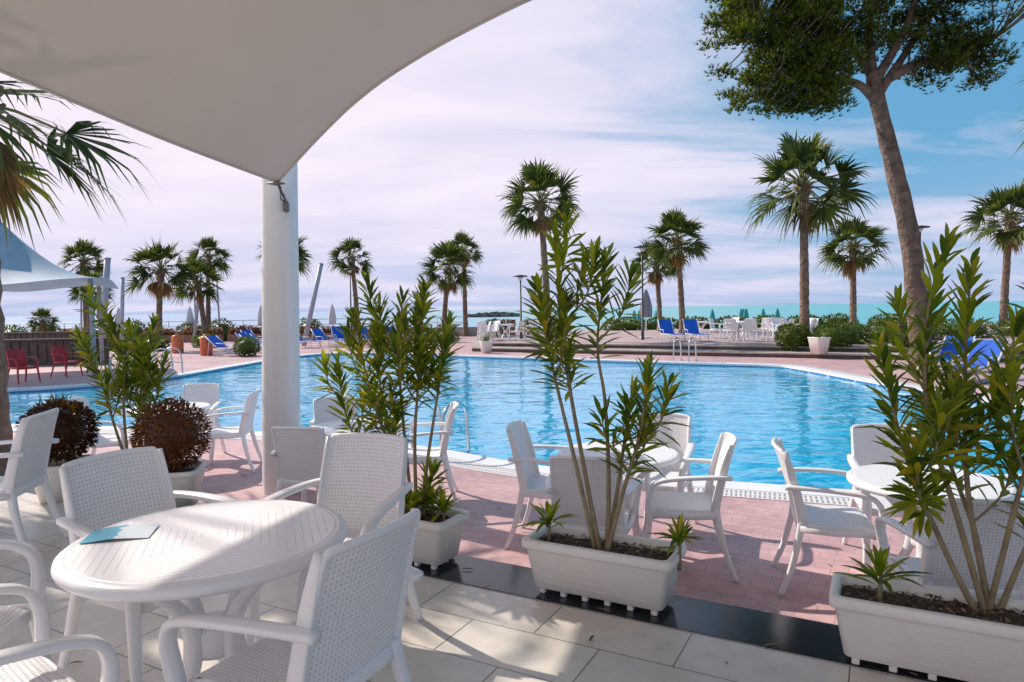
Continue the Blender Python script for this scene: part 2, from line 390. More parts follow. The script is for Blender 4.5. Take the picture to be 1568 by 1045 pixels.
vs=[V((-400,46.2,-.5)),V((400,46.2,-.5)),V((400,92,-2.2)),V((-400,92,-2.2))]; mb.add(vs,[(0,1,2,3)],0,False); place('beach_sand',mb.mesh('sand',[M_sand]))
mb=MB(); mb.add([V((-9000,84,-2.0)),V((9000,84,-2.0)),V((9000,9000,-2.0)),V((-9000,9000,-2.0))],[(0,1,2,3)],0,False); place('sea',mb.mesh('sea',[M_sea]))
mb=MB(); mb.add([V((-300,-200,-.6)),V((300,-200,-.6)),V((300,46.3,-.6)),V((-300,46.3,-.6))],[(0,1,2,3)],0,False); place('ground',mb.mesh('ground',[M_sand]))
R=random.Random(3); mb=MB()
for i in range(260):
    t=R.random(); x=lerp(-19,3,t); c=V((x,300+R.uniform(-3,3),-2+R.uniform(0,1.7)*(1-abs(t-.55)*1.2)))
    s=R.uniform(.5,1.2); vs=[c+V((R.uniform(.6,1)*a,R.uniform(.6,1)*b,R.uniform(.5,1)*d))*s for d in(-1,1) for b in(-1,1) for a in(-1,1)]
    mb.add(vs,[(0,2,3,1),(4,5,7,6),(0,1,5,4),(2,6,7,3),(0,4,6,2),(1,3,7,5)],0,False)
place('rock_jetty',mb.mesh('jetty',[M_rock]))
mb=MB(); box(mb,(-24,45.8,.02),(44,.3,.6),0); place('sea_wall',mb.mesh('wall',[M_stone]))
mb=MB()
for i in range(43): tube(mb,[(-45+i,45.8,.3),(-45+i,45.8,1.0)],.03,6)
for z in(.65,1.0): tube(mb,[(-45,45.8,z),(-3,45.8,z)],.025,6)
place('promenade_railing',mb.mesh('rail',[M_white]))
# ------------------------------------------------------------------ canopy + column
z1=[(0,2.69),(.3,2.89),(.58,3.07),(1.03,3.32),(1.57,3.51),(2.13,3.65),(2.67,3.76),(4,3.9),(6,3.8),(8,3.4),(10,2.9)]
z2=[(0,2.69),(.6,2.77),(1.155,2.85),(2.267,3.05),(4,3.35),(7,3.75),(9,3.7)]
P0=V((-2.12,6.3,0))
def smooth_tab(tab,x,w=.18): return (interp(tab,x-w)+interp(tab,x)+interp(tab,x+w))/3 if x>w else interp(tab,x)
mb=MB(); vs=[];fs=[];NU,NV=60,50
for j in range(NV+1):
    for i in range(NU+1):
        s=10*(i/NU)**1.3; t=8.5*(j/NV)**1.3
        z=smooth_tab(z1,s)+smooth_tab(z2,t)-2.69+.10*min(s,1.5)*min(t,1.5)
        p=P0+EX*s-NY*t; vs.append(V((p.x,p.y,z)))
for j in range(NV):
    for i in range(NU):
        a=j*(NU+1)+i; fs.append((a,a+1,a+NU+2,a+NU+1))
mb.add(vs,fs,0,True)
e1=[vs[i]+V((0,0,-.004)) for i in range(NU+1)]; e2=[vs[j*(NU+1)]+V((0,0,-.004)) for j in range(NV+1)]
tube(mb,e1,.012,6,1); tube(mb,e2,.012,6,1)
M_can=canopy_mat(); M_hem=pm('canopy_hem',(.5,.46,.43),(.56,.52,.48),4,.6)
place('membrane_canopy',mb.mesh('canopy',[M_can,M_hem]))
mb=MB(); cb=V((-2.32,6.74,DZ)); ct=V((-2.22,6.70,3.3))
rings=[]
for k in range(25):
    t=k/24; c=cb.lerp(ct,t); r=.185-.02*t
    rings.append([V((c.x+r*math.cos(a*math.pi/20),c.y+r*math.sin(a*math.pi/20),c.z)) for a in range(40)])
loft(mb,rings,0,False,True)
cp=V((-2.14,6.32,2.68))
tube(mb,[cp+V((-.0,.05,.0)),cp+V((.01,.22,-.12))],.012,6,1)
for i in range(3):
    c=cp+V((.02,.06+.05*i,-.05-.055*i)); ring=[c+V((.02*math.cos(a) if i%2 else 0,.02*math.cos(a)*(0 if i%2 else 1),.034*math.sin(a))) for a in [k*math.pi/6 for k in range(13)]]
    tube(mb,ring,.0065,6,1,False)
box(mb,cp+V((.02,.20,-.18)),(.05,.12,.10),1,.2,.01)
box(mb,cp+V((.0,.0,.0)),(.13,.10,.014),1,-.5,.004)
M_rust=pm('dark_weathered_steel',(.12,.1,.09),(.25,.22,.2),20,.5,metal=.6)
place('canopy_column',mb.mesh('column',[M_col,M_rust]))
# ------------------------------------------------------------------ chair / table meshes
def chair_mesh(m1,m2,name):
    mb=MB()
    def back(u,v):
        a=2*u-1; return V((a*(.210-.006*v),-.205-.10*v-.03*v*v+.035*a*a*(.4+.6*v),.43+.45*v+.008*(1-a*a)*v))
    panel(mb,back,14,14,.008,1,.41,.45)
    def seat(u,v):
        a=2*u-1; return V((a*.215,-.20+.42*v,.445-.014*(1-a*a)*math.sin(math.pi*v)-.02*max(0,(v-.85)/.15)**2))
    panel(mb,seat,12,12,.008,1,.43,.43)
    fr=[back(0,k/8) for k in range(8)]+[back(.004,.97),back(.03,.998)]+[back(k/8,1) for k in range(1,8)]+[back(.97,.998),back(.996,.97)]+[back(1,1-k/8) for k in range(1,9)]+[back(1-k/6,0) for k in range(1,6)]
    tube(mb,fr+[fr[0]],.013,8,0,False)
    for s in(-1,1):
        pts=[back((1+s)/2,k/8)+V((s*.006,.012,0)) for k in range(9)]
        sweep(mb,pts,.016,[.06,.055,.05,.03],(1,0,0),0)
    sf=[seat(0,k/6) for k in range(7)]+[seat(k/6,1) for k in range(1,6)]+[seat(1,1-k/6) for k in range(7)]+[seat(1-k/6,0) for k in range(1,6)]
    sweep(mb,[p+V((0,0,-.022)) for p in sf],.055,.022,(0,0,1),0,True)
    for s in(-1,1):
        arm=catmull([(s*.222,-.285,.665),(s*.25,-.16,.672),(s*.272,.0,.668),(s*.284,.13,.655),(s*.284,.205,.625),(s*.272,.238,.56),(s*.258,.24,.48),(s*.252,.235,.40),(s*.262,.255,.2),(s*.275,.285,0)],4)
        sweep(mb,arm,[.04,.052,.056,.05,.046,.05,.05,.042,.034],[.03,.022,.022,.024,.03,.036,.04,.036,.028],(1,0,0),0)
        leg=catmull([(s*.2,-.19,.46),(s*.222,-.215,.32),(s*.238,-.26,.14),(s*.25,-.315,0)],4)
        sweep(mb,leg,[.05,.045,.036,.03],[.045,.04,.034,.028],(1,0,0),0)
        sweep(mb,[(s*.225,-.2,.415),(s*.245,.0,.41),(s*.25,.235,.42)],.024,.04,(1,0,0),0)
    return mb.mesh(name,[m1,m2])
ME_chair=chair_mesh(M_plastic,M_weave,'armchair')
ME_red=chair_mesh(M_red,M_red,'red_armchair')
def chair(x,y,fx,fy,z=0,me=None,name='plastic_armchair'):
    place(name,me or ME_chair,(x,y,z),math.atan2(fy,fx)-math.pi/2)
def table_mesh(r):
    mb=MB()
    prof=[(r*.9,.700),(r-.03,.700),(r-.012,.703),(r-.003,.712),(r,.722),(r-.003,.734),(r-.012,.741),(r-.03,.744)]
    loft(mb,[circ(a,z,72) for a,z in prof],0,True,False)
    loft(mb,[circ(r-.03,.744,72),circ(r-.034,.7425,72),circ(r-.04,.7425,72),circ(r-.044,.744,72)],0,False,False)
    loft(mb,[circ(r-.044,.744,72),circ(.02,.7445,72)],1,False,True,False)
    for k in range(4):
        a=math.pi/4+k*math.pi/2; d=V((math.cos(a),math.sin(a),0)); s=V((-math.sin(a),math.cos(a),0))
        leg=catmull([d*.34+V((0,0,.70)),d*.22+V((0,0,.62)),d*.11+V((0,0,.5)),d*.085+V((0,0,.38)),d*.13+V((0,0,.25)),d*.25+V((0,0,.10)),d*.38+V((0,0,0))],5)
        sweep(mb,leg,[.05,.05,.055,.06,.055,.05,.045],[.03,.035,.045,.05,.045,.035,.03],s,0)
    loft(mb,[circ(.07,.34,24),circ(.085,.36,24),circ(.085,.43,24),circ(.07,.45,24)],0,True,True)
    loft(mb,[circ(r*.75,.675,48),circ(r*.75,.701,48)],0,True,False)
    loft(mb,[circ(r*.72,.701,48),circ(r*.72,.675,48)],0,False,False)
    return mb.mesh('table',[M_plastic,M_top])
ME_t=table_mesh(.455); ME_t2=table_mesh(.43)
def tab(x,y,z=0,me=None,rz=0): return place('round_table',me or ME_t2,(x,y,z),rz)
tab(-1.04,2.30,0,ME_t,.35)
chair(-.66,2.04,-.88,.46)
chair(-1.47,1.80,.62,.78)
chair(-1.49,2.80,.88,-.50)
chair(-.80,3.02,-.30,-.95)
chair(-3.28,4.25,-.97,-.2)
chair(-1.98,2.2,1,.12)
mb=MB()
def br(u,v): return V((u*.21,v*.15,.0006+.006*math.sin(math.pi*u)**2+.004*u*v))
panel(mb,br,10,6,.0006,0,1,1)
place('folded_brochure',mb.mesh('brochure',[brochure_m()]),(-1.44,2.22,.7465),.25)
D=DZ
tab(.75,4.85,D)
chair(.30,5.15,.95,-.25,D); chair(.50,4.33,.25,.97,D); chair(1.16,4.62,-.97,.18,D); chair(1.12,5.35,-.45,-.89,D)
tab(2.42,3.95,D)
chair(1.99,4.25,.95,-.28,D); chair(2.62,4.62,-.2,-.98,D); chair(2.18,3.32,.2,.98,D); chair(3.1,4.0,-1,0,D)
tab(-1.42,6.15,D)
chair(-1.62,5.55,.2,.97,D); chair(-1.72,6.75,.4,-.9,D); chair(-.85,6.35,-.95,-.1,D)
tab(-3.85,7.6,D)
chair(-3.25,7.75,-.97,-.15,D); chair(-4.4,7.35,.95,.2,D); chair(-3.9,8.3,.1,-1,D)
# ------------------------------------------------------------------ planters
M_bark=leafmat('bark_chips',[(0,(.05,.03,.02)),(.6,(.14,.085,.05)),(1,(.35,.24,.15))],.0,.9)
def planter_mesh(L=.80,W=.31,H=.29,seed=1):
    mb=MB(); Rr=random.Random(seed)
    def ring(hl,hw,z,r=.03): return [V((x,y,z)) for x,y in rrect(hl,hw,r,4)]
    l,w=L/2,W/2
    loft(mb,[ring(l-.06,w-.045,.03),ring(l-.055,w-.04,.035),ring(l-.02,w-.015,H-.055),ring(l-.018,w-.013,H-.05),ring(l-.004,w-.0,H-.046),ring(l,w+.004,H-.04),ring(l,w+.004,H-.006),ring(l-.006,w-.002,H),ring(l-.03,w-.026,H),ring(l-.036,w-.032,H-.008),ring(l-.04,w-.036,H-.06)],0,True,False)
    for i in range(6):
        for s in(-1,1):
            x=-l+.1+i*(L-.2)/5; box(mb,(x,s*(w-.065),.016),(.03,.03,.031),0,0,.004)
    for i in range(5):
        z=.07+.035*i; k=(z-.03)/(H-.085); hl=l-.055+.035*k; hw=w-.04+.025*k
        for s in(-1,1): sweep(mb,[(-hl+.05,s*(hw+.0005),z),(hl-.05,s*(hw+.0005),z)],.002,.002,(0,0,1),0)
    nx,ny=30,12;vs=[];fs=[]
    for j in range(ny+1):
        for i in range(nx+1):
            x=lerp(-l+.036,l-.036,i/nx);y=lerp(-w+.033,w-.033,j/ny)
            vs.append(V((x,y,H-.045+.014*noise.noise(V((x*18,y*18,seed)))+Rr.uniform(-.005,.005))))
    for j in range(ny):
        for i in range(nx): a=j*(nx+1)+i; fs.append((a,a+1,a+nx+2,a+nx+1))
    mb.add(vs,fs,1,True)
    for i in range(420):
        p=V((Rr.uniform(-l+.05,l-.05),Rr.uniform(-w+.04,w-.04),H-.036+Rr.uniform(0,.008)))
        a=Rr.uniform(0,6.28); leaf(mb,p,V((math.cos(a),math.sin(a),Rr.uniform(-.2,.5))),V((0,0,1)),Rr.uniform(.015,.045),Rr.uniform(.006,.014),.1,2)
    return mb.mesh('planter',[M_plastic_cream,M_soil,M_bark])
def planter(x,y,seed=1,rz=EDGE_ROT,L=.8): return place('rectangular_planter',planter_mesh(L,seed=seed),(x,y,.004),rz)
planter(.45,3.47,1); planter(-.69,4.10,2); planter(1.75,2.69,3,EDGE_ROT,.88); planter(-3.15,5.62,4)
Rr=random.Random(77); mb=MB()
for i in range(150):
    if i<60:
        u=Rr.uniform(-3.5,2.6); n=Rr.uniform(1.2,3.4); z=.010; x,y=np(u,n)
    else: x,y,z=Rr.uniform(-4,4.5),Rr.uniform(3.9,9),DZ+.008
    if i>=60 and (x*.476+y*.88)<3.6: continue
    if i>=60 and y>7.6-.35*x-.8: continue
    a=Rr.uniform(0,6.28); leaf(mb,V((x,y,z)),V((math.cos(a),math.sin(a),.05)),V((0,0,1)),Rr.uniform(.03,.10),Rr.uniform(.01,.02),0,0,.3)
place('fallen_leaves',mb.mesh('fallen_leaves',[leafmat('dry_leaf',[(0,(.12,.07,.03)),(.6,(.3,.2,.07)),(1,(.4,.33,.08))],0,.8)]))
def shoot(mb,pts,r0,r1,t0,Rr,ml=1,LL=(.12,.18),gap=.025,open_=1):
    pts=catmull(pts,6); tube(mb,pts,[r0,r1],6,0,True)
    n=len(pts); tot=sum((pts[i+1]-pts[i]).length for i in range(n-1)); acc=0; nxt=t0*tot; a=Rr.uniform(0,6)
    for i in range(n-1):
        seg=(pts[i+1]-pts[i]); T=seg.normalized(); S=T.orthogonal().normalized(); B=T.cross(S)
        while nxt<acc+seg.length:
            p=pts[i]+T*(nxt-acc); fr=(nxt-t0*tot)/(tot*(1-t0)+1e-6)
            for k in range(3):
                if Rr.random()<.12: continue
                an=a+k*2.094+Rr.uniform(-.3,.3); rad=S*math.cos(an)+B*math.sin(an)
                el=lerp(1.25,.42,fr)*open_+Rr.uniform(-.22,.22)
                d=T*math.cos(el)+rad*math.sin(el)
                leaf(mb,p,d,T,Rr.uniform(*LL)*(1-.35*max(0,fr-.8)/.2),Rr.uniform(.021,.030),Rr.uniform(-.05,.28),ml if Rr.random()<.5 else ml+1)
            a+=1.05; nxt+=gap*Rr.uniform(.8,1.25)
        acc+=seg.length
def oleander(name,loc,stems,seed):
    Rr=random.Random(seed); mb=MB()
    for st in stems:
        pts,t0,nb=st
        pts=[V(p) for p in pts]
        shoot(mb,pts,.014,.004,t0,Rr)
        c=catmull(pts,6)
        for b in range(nb):
            k=int(len(c)*Rr.uniform(max(.35,t0-.1),.80)); p=c[k]; a=Rr.uniform(0,6.28); L=Rr.uniform(.2,.38)
            o=V((math.cos(a),math.sin(a),0)); q=p+o*L*.38+V((0,0,L*.45)); e=p+o*L*.5+V((0,0,L*1.0))
            shoot(mb,[p,q,e],.006,.003,.28,Rr)
    place(name,mb.mesh(name,[M_olstem,M_olleaf,M_olleaf2]),loc)
oleander('oleander_plant',(.44,3.45,.22),[
 ([(0,0,0),(-.08,0,.45),(-.16,.02,.95),(-.20,.0,1.4),(-.21,0,1.72)],.5,5),
 ([(-.02,.02,0),(-.13,-.03,.5),(-.24,.02,1.0),(-.31,.03,1.40)],.62,2),
 ([(.03,0,0),(.05,.05,.4),(.04,.1,.8),(.0,.06,1.1),(.05,.04,1.54)],.66,1),
 ([(.02,-.02,0),(.12,.0,.35),(.20,-.03,.65),(.24,-.05,.98)],.42,3),
 ([(.03,.04,0),(.1,.06,.35),(.14,.08,.6),(.19,.1,.84)],.5,1)],11)
oleander('oleander_plant',(-.62,4.12,.22),[
 ([(0,0,0),(-.1,0,.35),(-.25,.02,.8),(-.33,.0,1.25)],.45,4),
 ([(.02,0,0),(.02,.0,.5),(.06,0,.95),(.10,0,1.44)],.5,5),
 ([(.0,0,0),(-.05,.05,.5),(-.08,.08,1.0),(-.05,.1,1.36)],.48,4),
 ([(.04,0,0),(.1,.0,.4),(.17,0,.8),(.24,.02,1.2)],.62,3),
 ([(-.05,0,0),(-.22,.0,.3),(-.38,0,.6),(-.45,.02,.98)],.42,3),
 ([(-.03,.02,0),(-.12,.08,.4),(-.2,.1,.8),(-.2,.1,1.15)],.4,3),
 ([(.06,0,0),(.1,-.05,.2),(.14,-.08,.34)],.1,0)],12)
oleander('oleander_plant',(1.90,2.70,.22),[
 ([(0,0,0),(-.12,0,.4),(-.24,.02,.85),(-.25,.0,1.25),(-.18,0,1.52)],.45,3),
 ([(.02,0,0),(-.05,.05,.5),(-.05,.08,1.0),(-.02,.1,1.42)],.42,4),
 ([(.0,0,0),(.08,-.03,.45),(.18,-.05,.9),(.3,0,1.38)],.4,5),
 ([(-.03,0,0),(-.2,-.04,.3),(-.36,-.03,.7),(-.44,.0,1.10)],.45,3),
 ([(.04,0,0),(.16,.0,.3),(.34,.03,.6),(.5,.02,1.0)],.3,4),
 ([(.02,.03,0),(.02,.1,.3),(-.08,.15,.65),(-.16,.18,1.0)],.46,2)],13)
oleander('oleander_plant',(-3.22,5.65,.22),[
 ([(0,0,0),(-.1,0,.35),(-.22,.02,.75),(-.36,.0,1.12)],.4,4),
 ([(.0,0,0),(-.02,.0,.5),(-.0,0,.9),(-.1,0,1.25)],.42,4),
 ([(.02,0,0),(.1,.0,.4),(.2,0,.85),(.26,0,1.22)],.42,5),
 ([(.0,0.03,0),(.05,.08,.4),(.08,.1,.7),(.1,.1,1.0)],.42,3),
 ([(.02,0,0),(.12,.03,.3),(.26,.0,.6),(.34,0,.92)],.4,4)],14)
def seedling(loc,seed,h=.17,n=26,L=.2,name='young_oleander_shoot'):
    Rr=random.Random(seed); mb=MB(); tube(mb,[(0,0,-.04),(.005,0,h)],[.011,.007],6,0)
    for i in range(n):
        a=i*2.4; el=Rr.uniform(.15,1.3); d=V((math.cos(a)*math.cos(el),math.sin(a)*math.cos(el),math.sin(el)))
        leaf(mb,V((0,0,h*Rr.uniform(.55,1))),d,V((0,0,1)),L*Rr.uniform(.6,1),.024,Rr.uniform(.1,.4),2 if Rr.random()<.75 else 1)
    place(name,mb.mesh(name,[M_olstem,M_olleaf,M_olleaf2]),loc)
seedling((.18,3.60,.25),1,.12,26,.2); seedling((.80,3.28,.25),2,.12,26,.2); seedling((1.52,2.80,.25),3,.12,28,.22)
seedling((-.42,3.97,.25),5,.08,30,.2); seedling((-.5,4.1,.25),6,.1,30,.2); seedling((-.62,4.0,.25),8,.1,30,.2); seedling((-.85,4.15,.25),7,.12,26,.18)
def sqpot(loc,rz=0,s=.21,H=.3):
    mb=MB()
    def ring(h,z,r=.05): return [V((x,y,z)) for x,y in rrect(h,h,r,5)]
    loft(mb,[ring(s*.72,0),ring(s*.95,H-.05),ring(s*.96,H-.045),ring(s,H-.04),ring(s,H-.004),ring(s-.006,H),ring(s-.03,H),ring(s-.035,H-.05)],0,True,False)
    loft(mb,[ring(s-.034,H-.05),ring(.02,H-.03,.01)],1,False,True)
    place('square_flower_pot',mb.mesh('pot',[M_plastic_cream,M_soil]),loc,rz)
def shrub(name,loc,rx,rz_,n,mat,size,seed,flat_=1):
    Rr=random.Random(seed); mb=MB()
    vs=[];fs=[];a,b=14,9
    for j in range(b+1):
        for i in range(a):
            th=math.pi*j/b;ph=2*math.pi*i/a; vs.append(V((math.sin(th)*math.cos(ph)*rx*.72,math.sin(th)*math.sin(ph)*rx*.72*flat_,math.cos(th)*rz_*.72)))
    for j in range(b):
        for i in range(a): fs.append((j*a+i,(j+1)*a+i,(j+1)*a+(i+1)%a,j*a+(i+1)%a))
    mb.add(vs,fs,0,True)
    for i in range(n):
        d=V((Rr.gauss(0,1),Rr.gauss(0,1),Rr.gauss(0,1))).normalized()
        k=.72+.28*Rr.random()**.7+.10*noise.noise(d*3+V((seed,0,0)))
        p=V((d.x*rx*k,d.y*rx*flat_*k,d.z*rz_*k))
        dd=(d+V((Rr.uniform(-.8,.8),Rr.uniform(-.8,.8),Rr.uniform(-.5,.9)))).normalized()
        leaf(mb,p,dd,V((Rr.uniform(-1,1),Rr.uniform(-1,1),1)).normalized(),size*Rr.uniform(.7,1.3),size*.45,.1,0)
    place(name,mb.mesh(name,[mat]),loc)
sqpot((-2.66,5.28,.003),.2); shrub('copper_leaf_shrub',(-2.66,5.28,.56),.27,.27,2600,M_redshrub,.035,5)
sqpot((-3.72,5.58,.003),.5,.22); shrub('copper_leaf_shrub',(-3.72,5.55,.56),.27,.24,2600,M_darkshrub,.04,6)
def grass(loc,seed,n=60,L=.3,name='spiky_grass_plant'):
    Rr=random.Random(seed); mb=MB()
    for i in range(n):
        a=Rr.uniform(0,6.28);el=Rr.uniform(.5,1.45); leaf(mb,V((Rr.uniform(-.1,.1),Rr.uniform(-.1,.1),0)),V((math.cos(a)*math.cos(el),math.sin(a)*math.cos(el),math.sin(el))),V((0,0,1)),L*Rr.uniform(.6,1.1),.016,.2,0)
    place(name,mb.mesh(name,[M_shrub]),loc)
grass((-3.85,5.70,.6),2,80,.32)
# ------------------------------------------------------------------ palms
M_petiole=pm('palm_petiole',(.13,.15,.04),(.2,.2,.07),5,.5)
M_palmboot=pm('palm_boot',(.16,.1,.055),(.26,.17,.09),5,.8)
def palm_mesh(seed,h,r,nf=32,tr=.15,skirt=6,nl=20,lean=(0,0),wk=.026):
    Rr=random.Random(seed); mb=MB()
    n=int(h*5)+6; pts=[];rad=[]
    for i in range(n+1):
        t=i/n; pts.append(V((lean[0]*t**1.5,lean[1]*t**1.5,h*t-(.3 if i==0 else 0)))); rad.append(tr*(1.3 if t<.06 else 1)*(1-.3*t)*(1+.08*(i%2))+(.05*tr/.17 if t>.85 else 0))
    tube(mb,pts,rad,14,1,True,.08,Rr)
    top=pts[-1]
    for i in range(26):
        a=i*2.4; z=Rr.uniform(-.2,.02)*r; d=V((math.cos(a),math.sin(a),.9)).normalized(); b=top+V((math.cos(a)*tr*.7,math.sin(a)*tr*.7,z))
        tube(mb,[b,b+d*.13*r],[.03*r,.012*r],4,3)
    for i in range(nf+skirt):
        dead=i>=nf
        a=i*2.39996+Rr.uniform(-.3,.3)
        el=math.radians(Rr.uniform(-80,-50)) if dead else math.radians(lerp(85,-35,((i+.5)/nf)**.85)+Rr.uniform(-9,9))
        Dv=V((math.cos(a)*math.cos(el),math.sin(a)*math.cos(el),math.sin(el)))
        pl=r*(.3 if dead else .52)*Rr.uniform(.78,1.12); fl=r*(.55 if not dead else .36)*Rr.uniform(.85,1.12)
        hub0=top+Dv*pl+V((0,0,-.05*r)); mid=top+Dv*pl*.5
        tube(mb,[top,mid,hub0],[.016*r,.009*r],4,3 if dead else 2,False)
        S=Dv.cross(V((0,0,1)))
        if S.length<.05: S=V((1,0,0))
        S.normalize(); tw=Rr.uniform(-.9,.9); N=S.cross(Dv).normalized(); S=(S*math.cos(tw)+N*math.sin(tw)).normalized(); N=S.cross(Dv).normalized()
        D2=(Dv+V((0,0,-.2))).normalized()
        for k in range(nl):
            th=lerp(-1.5,1.5,k/(nl-1))+Rr.uniform(-.05,.05)
            if dead: th*=.4
            d=(D2*math.cos(th)+S*math.sin(th)+N*.3*abs(math.sin(th))).normalized()
            L=fl*(1-.30*abs(th)/1.55)*Rr.uniform(.82,1.1); w=r*wk
            s=d.cross(N).normalized(); g=V((0,0,-1)); dr=Rr.uniform(.05,.5)*(1.3 if el<.3 else .8)
            p1=hub0+d*L*.42+g*dr*L*.08; p2=hub0+d*L*.72+g*dr*L*.28; p3=hub0+d*L*.98+g*dr*L*.9
            vs=[hub0-s*w*.3,hub0+s*w*.3,p1-s*w,p1+s*w,p2-s*w*.5,p2+s*w*.5,p3]
            mb.add(vs,[(0,1,3,2),(2,3,5,4),(4,5,6)],4 if dead else 0,False)
    return mb.mesh('fan_palm',[M_palmleaf,M_palmtrunk,M_petiole,M_palmboot,M_palmdead])
G=DZ+.32
palms=[(10.3,24,5.55,2.2,G,1),(1.6,30,6.1,2.1,G,2),(9.0,36,4.95,2.0,G,3),(8.7,40,4.0,1.7,G,4),(17,34,4.3,1.9,G,5),(21.6,30,5.1,1.9,G,6),
 (-9.9,44,4.9,1.6,D,7),(-3.8,38,3.7,1.85,D,8),(-3.05,45,5.3,1.5,D,9),(-13.4,40,4.9,1.8,D,10),(-20,45,5.2,1.65,D,11),(-17.6,34,3.7,1.9,D,12),(-16.6,37,3.2,1.6,D,13),
 (-27.4,44,5.0,1.7,D,14),(-25.4,41,3.0,1.4,D,15),(-27.5,40,1.2,.9,D,16)]
for x,y,h,r,z,s in palms:
    Rr=random.Random(s*7); place('added_dapple_palm',palm_mesh(s,h-z,r,34 if s<7 else 30,.165 if h>4 else .155,5,nl=20,lean=(Rr.uniform(-.35,.35),Rr.uniform(-.2,.2))),(x,y,z))
place('added_dapple_palm',palm_mesh(31,4.15,1.7,30,.24,10,nl=26,lean=(.0,0),wk=.019),(-5.85,7.5,D))
place('added_dapple_palm',palm_mesh(32,6.6,1.9,11,.2,0,nl=14,wk=.034),(-7.6,6.9,D))  # unseen palm added left of view, crown thinned to dapple the table
place('added_dapple_palm',palm_mesh(33,5.0,2.05,36,.22,8,nl=24,wk=.02),(9.75,10.2,D))
# ------------------------------------------------------------------ pine
def pine():
    Rr=random.Random(21); mb=MB()
    tp=catmull([(10.85,18,-.3),(10.72,18,1.0),(10.5,18,3.0),(10.05,18,5.0),(9.6,18,6.7),(9.45,18,7.5)],6)
    tube(mb,tp,[.30,.26,.24,.22,.19,.16],14,0,True,.07,Rr)
    limbs=[[(9.6,18,6.7),(9.0,17.8,7.1),(8.1,17.6,7.3),(7.2,17.5,7.9),(6.2,17.4,8.6)],
           [(9.5,18,7.3),(8.9,18.2,8.3),(8.1,18.6,9.2),(7.0,18.8,10.0)],
           [(9.45,18,7.4),(9.3,17.9,8.6),(9.4,17.6,9.8),(9.1,17.5,11)],
           [(9.6,18,6.9),(10.2,18,7.8),(10.8,18.1,8.6),(11.5,18,9.6)],
           [(9.5,18,7.2),(10.1,17.6,8.5),(10.3,17.2,9.8),(10.9,17,11)],
           [(9.9,18,7.35),(10.8,17.8,7.7),(11.7,17.8,7.7),(12.3,17.8,8.1)],
           [(8.6,17.7,7.2),(7.8,17.2,6.9),(7.1,17.0,6.9),(6.6,16.9,7.2)]]
    LP=[]
    for l in limbs:
        c=catmull(l,6); tube(mb,c,[.14,.09,.06,.03],8,0,True,.08,Rr); LP+=c[3:]
    vol=[((6.8,17.5,8.0),(1.75,1.5,1.9),170),((7.6,17.5,7.0),(1.1,1.3,.9),60),((8.3,17.8,8.5),(1.3,1.3,1.2),60),((7.4,18.4,10),(2.4,1.9,1.3),110),((9.4,17.8,10.9),(2.8,2.0,1.5),130),((10.9,17.8,9.2),(2.0,1.7,1.7),130),((11.5,17.8,7.7),(1.1,1.2,.8),60),((13.0,17.5,10.2),(1.6,1.5,1.0),50)]
    cl=[]
    for c,rr,n in vol:
        tries=0;k=0
        while k<n and tries<n*12:
            tries+=1
            d=V((Rr.gauss(0,1),Rr.gauss(0,1),Rr.gauss(0,1))).normalized()*(Rr.random()**.45)
            p=V((c[0]+d.x*rr[0],c[1]+d.y*rr[1],c[2]+d.z*rr[2]))
            if noise.noise(p*.75)<-.25: continue
            if min(((p-q).length for q in cl),default=9)<.24: continue
            cl.append(p);k+=1
    for p in cl:
        q=min(LP,key=lambda a:(a-p).length); m=(p+q)/2+V((Rr.uniform(-.1,.1),Rr.uniform(-.1,.1),-.12))
        tube(mb,catmull([q,m,p],3),[.028,.010],4,0,False)
        R0=Rr.uniform(.26,.46)
        for t in range(40):
            d=V((Rr.gauss(0,1),Rr.gauss(0,1),Rr.gauss(0,.6)+.1)); d=d.normalized()*Rr.random()**.5*R0; d.z*=.6
            b=p+d; ax=(d+V((0,0,.25))).normalized()
            for nn in range(6):
                e=(ax+V((Rr.uniform(-.9,.9),Rr.uniform(-.9,.9),Rr.uniform(-.5,.9)))).normalized(); s=e.orthogonal().normalized()*.019
                L=Rr.uniform(.10,.17)
                mb.add([b-s,b+s,b+e*L],[(0,1,2)],1,False)
    place('pine_tree',mb.mesh('pine',[M_pinebark,M_pineneedle]))
pine()
# ------------------------------------------------------------------ street furniture
def lamp(x,y,z,h):
    mb=MB(); tube(mb,[(0,0,0),(0,0,.5),(0,0,.52),(0,0,h-.15)],[.07,.07,.05,.042],10,0)
    loft(mb,[circ(.05,h-.18,20),circ(.10,h-.12,20),circ(.12,h-.03,20)],1,True,True)
    loft(mb,[circ(.12,h-.03,24),circ(.36,h-.01,24),circ(.36,h+.03,24),circ(.1,h+.08,24)],0,True,True)
    place('street_lamp',mb.mesh('lamp',[M_dark,M_white]),(x,y,z))
lamp(5.75,30,G,4.05); lamp(16.7,28,G,4.5); lamp(-9.4,40,D,4.2); lamp(.45,33,G,3.0); lamp(-19.9,43,D,4.6)
def parasol(x,y,z,h,r,mat,name):
    mb=MB(); tube(mb,[(0,0,0),(0,0,h)],.025,8,0); rings=[]
    for k in range(12):
        t=k/11; zz=lerp(h*.42,h-.03,t); rr=r*math.sin(math.pi*min(1,(.25+.75*t)))**.6*(1-.45*t)+.012
        rings.append([V((rr*(1+.22*math.cos(8*a))*math.cos(a),rr*(1+.22*math.cos(8*a))*math.sin(a),zz)) for a in [2*math.pi*i/32 for i in range(32)]])
    loft(mb,rings,1,True,True); box(mb,(0,0,.04),(.45,.45,.08),0,0,.02)
    place(name,mb.mesh(name,[M_white,mat]),(x,y,z))
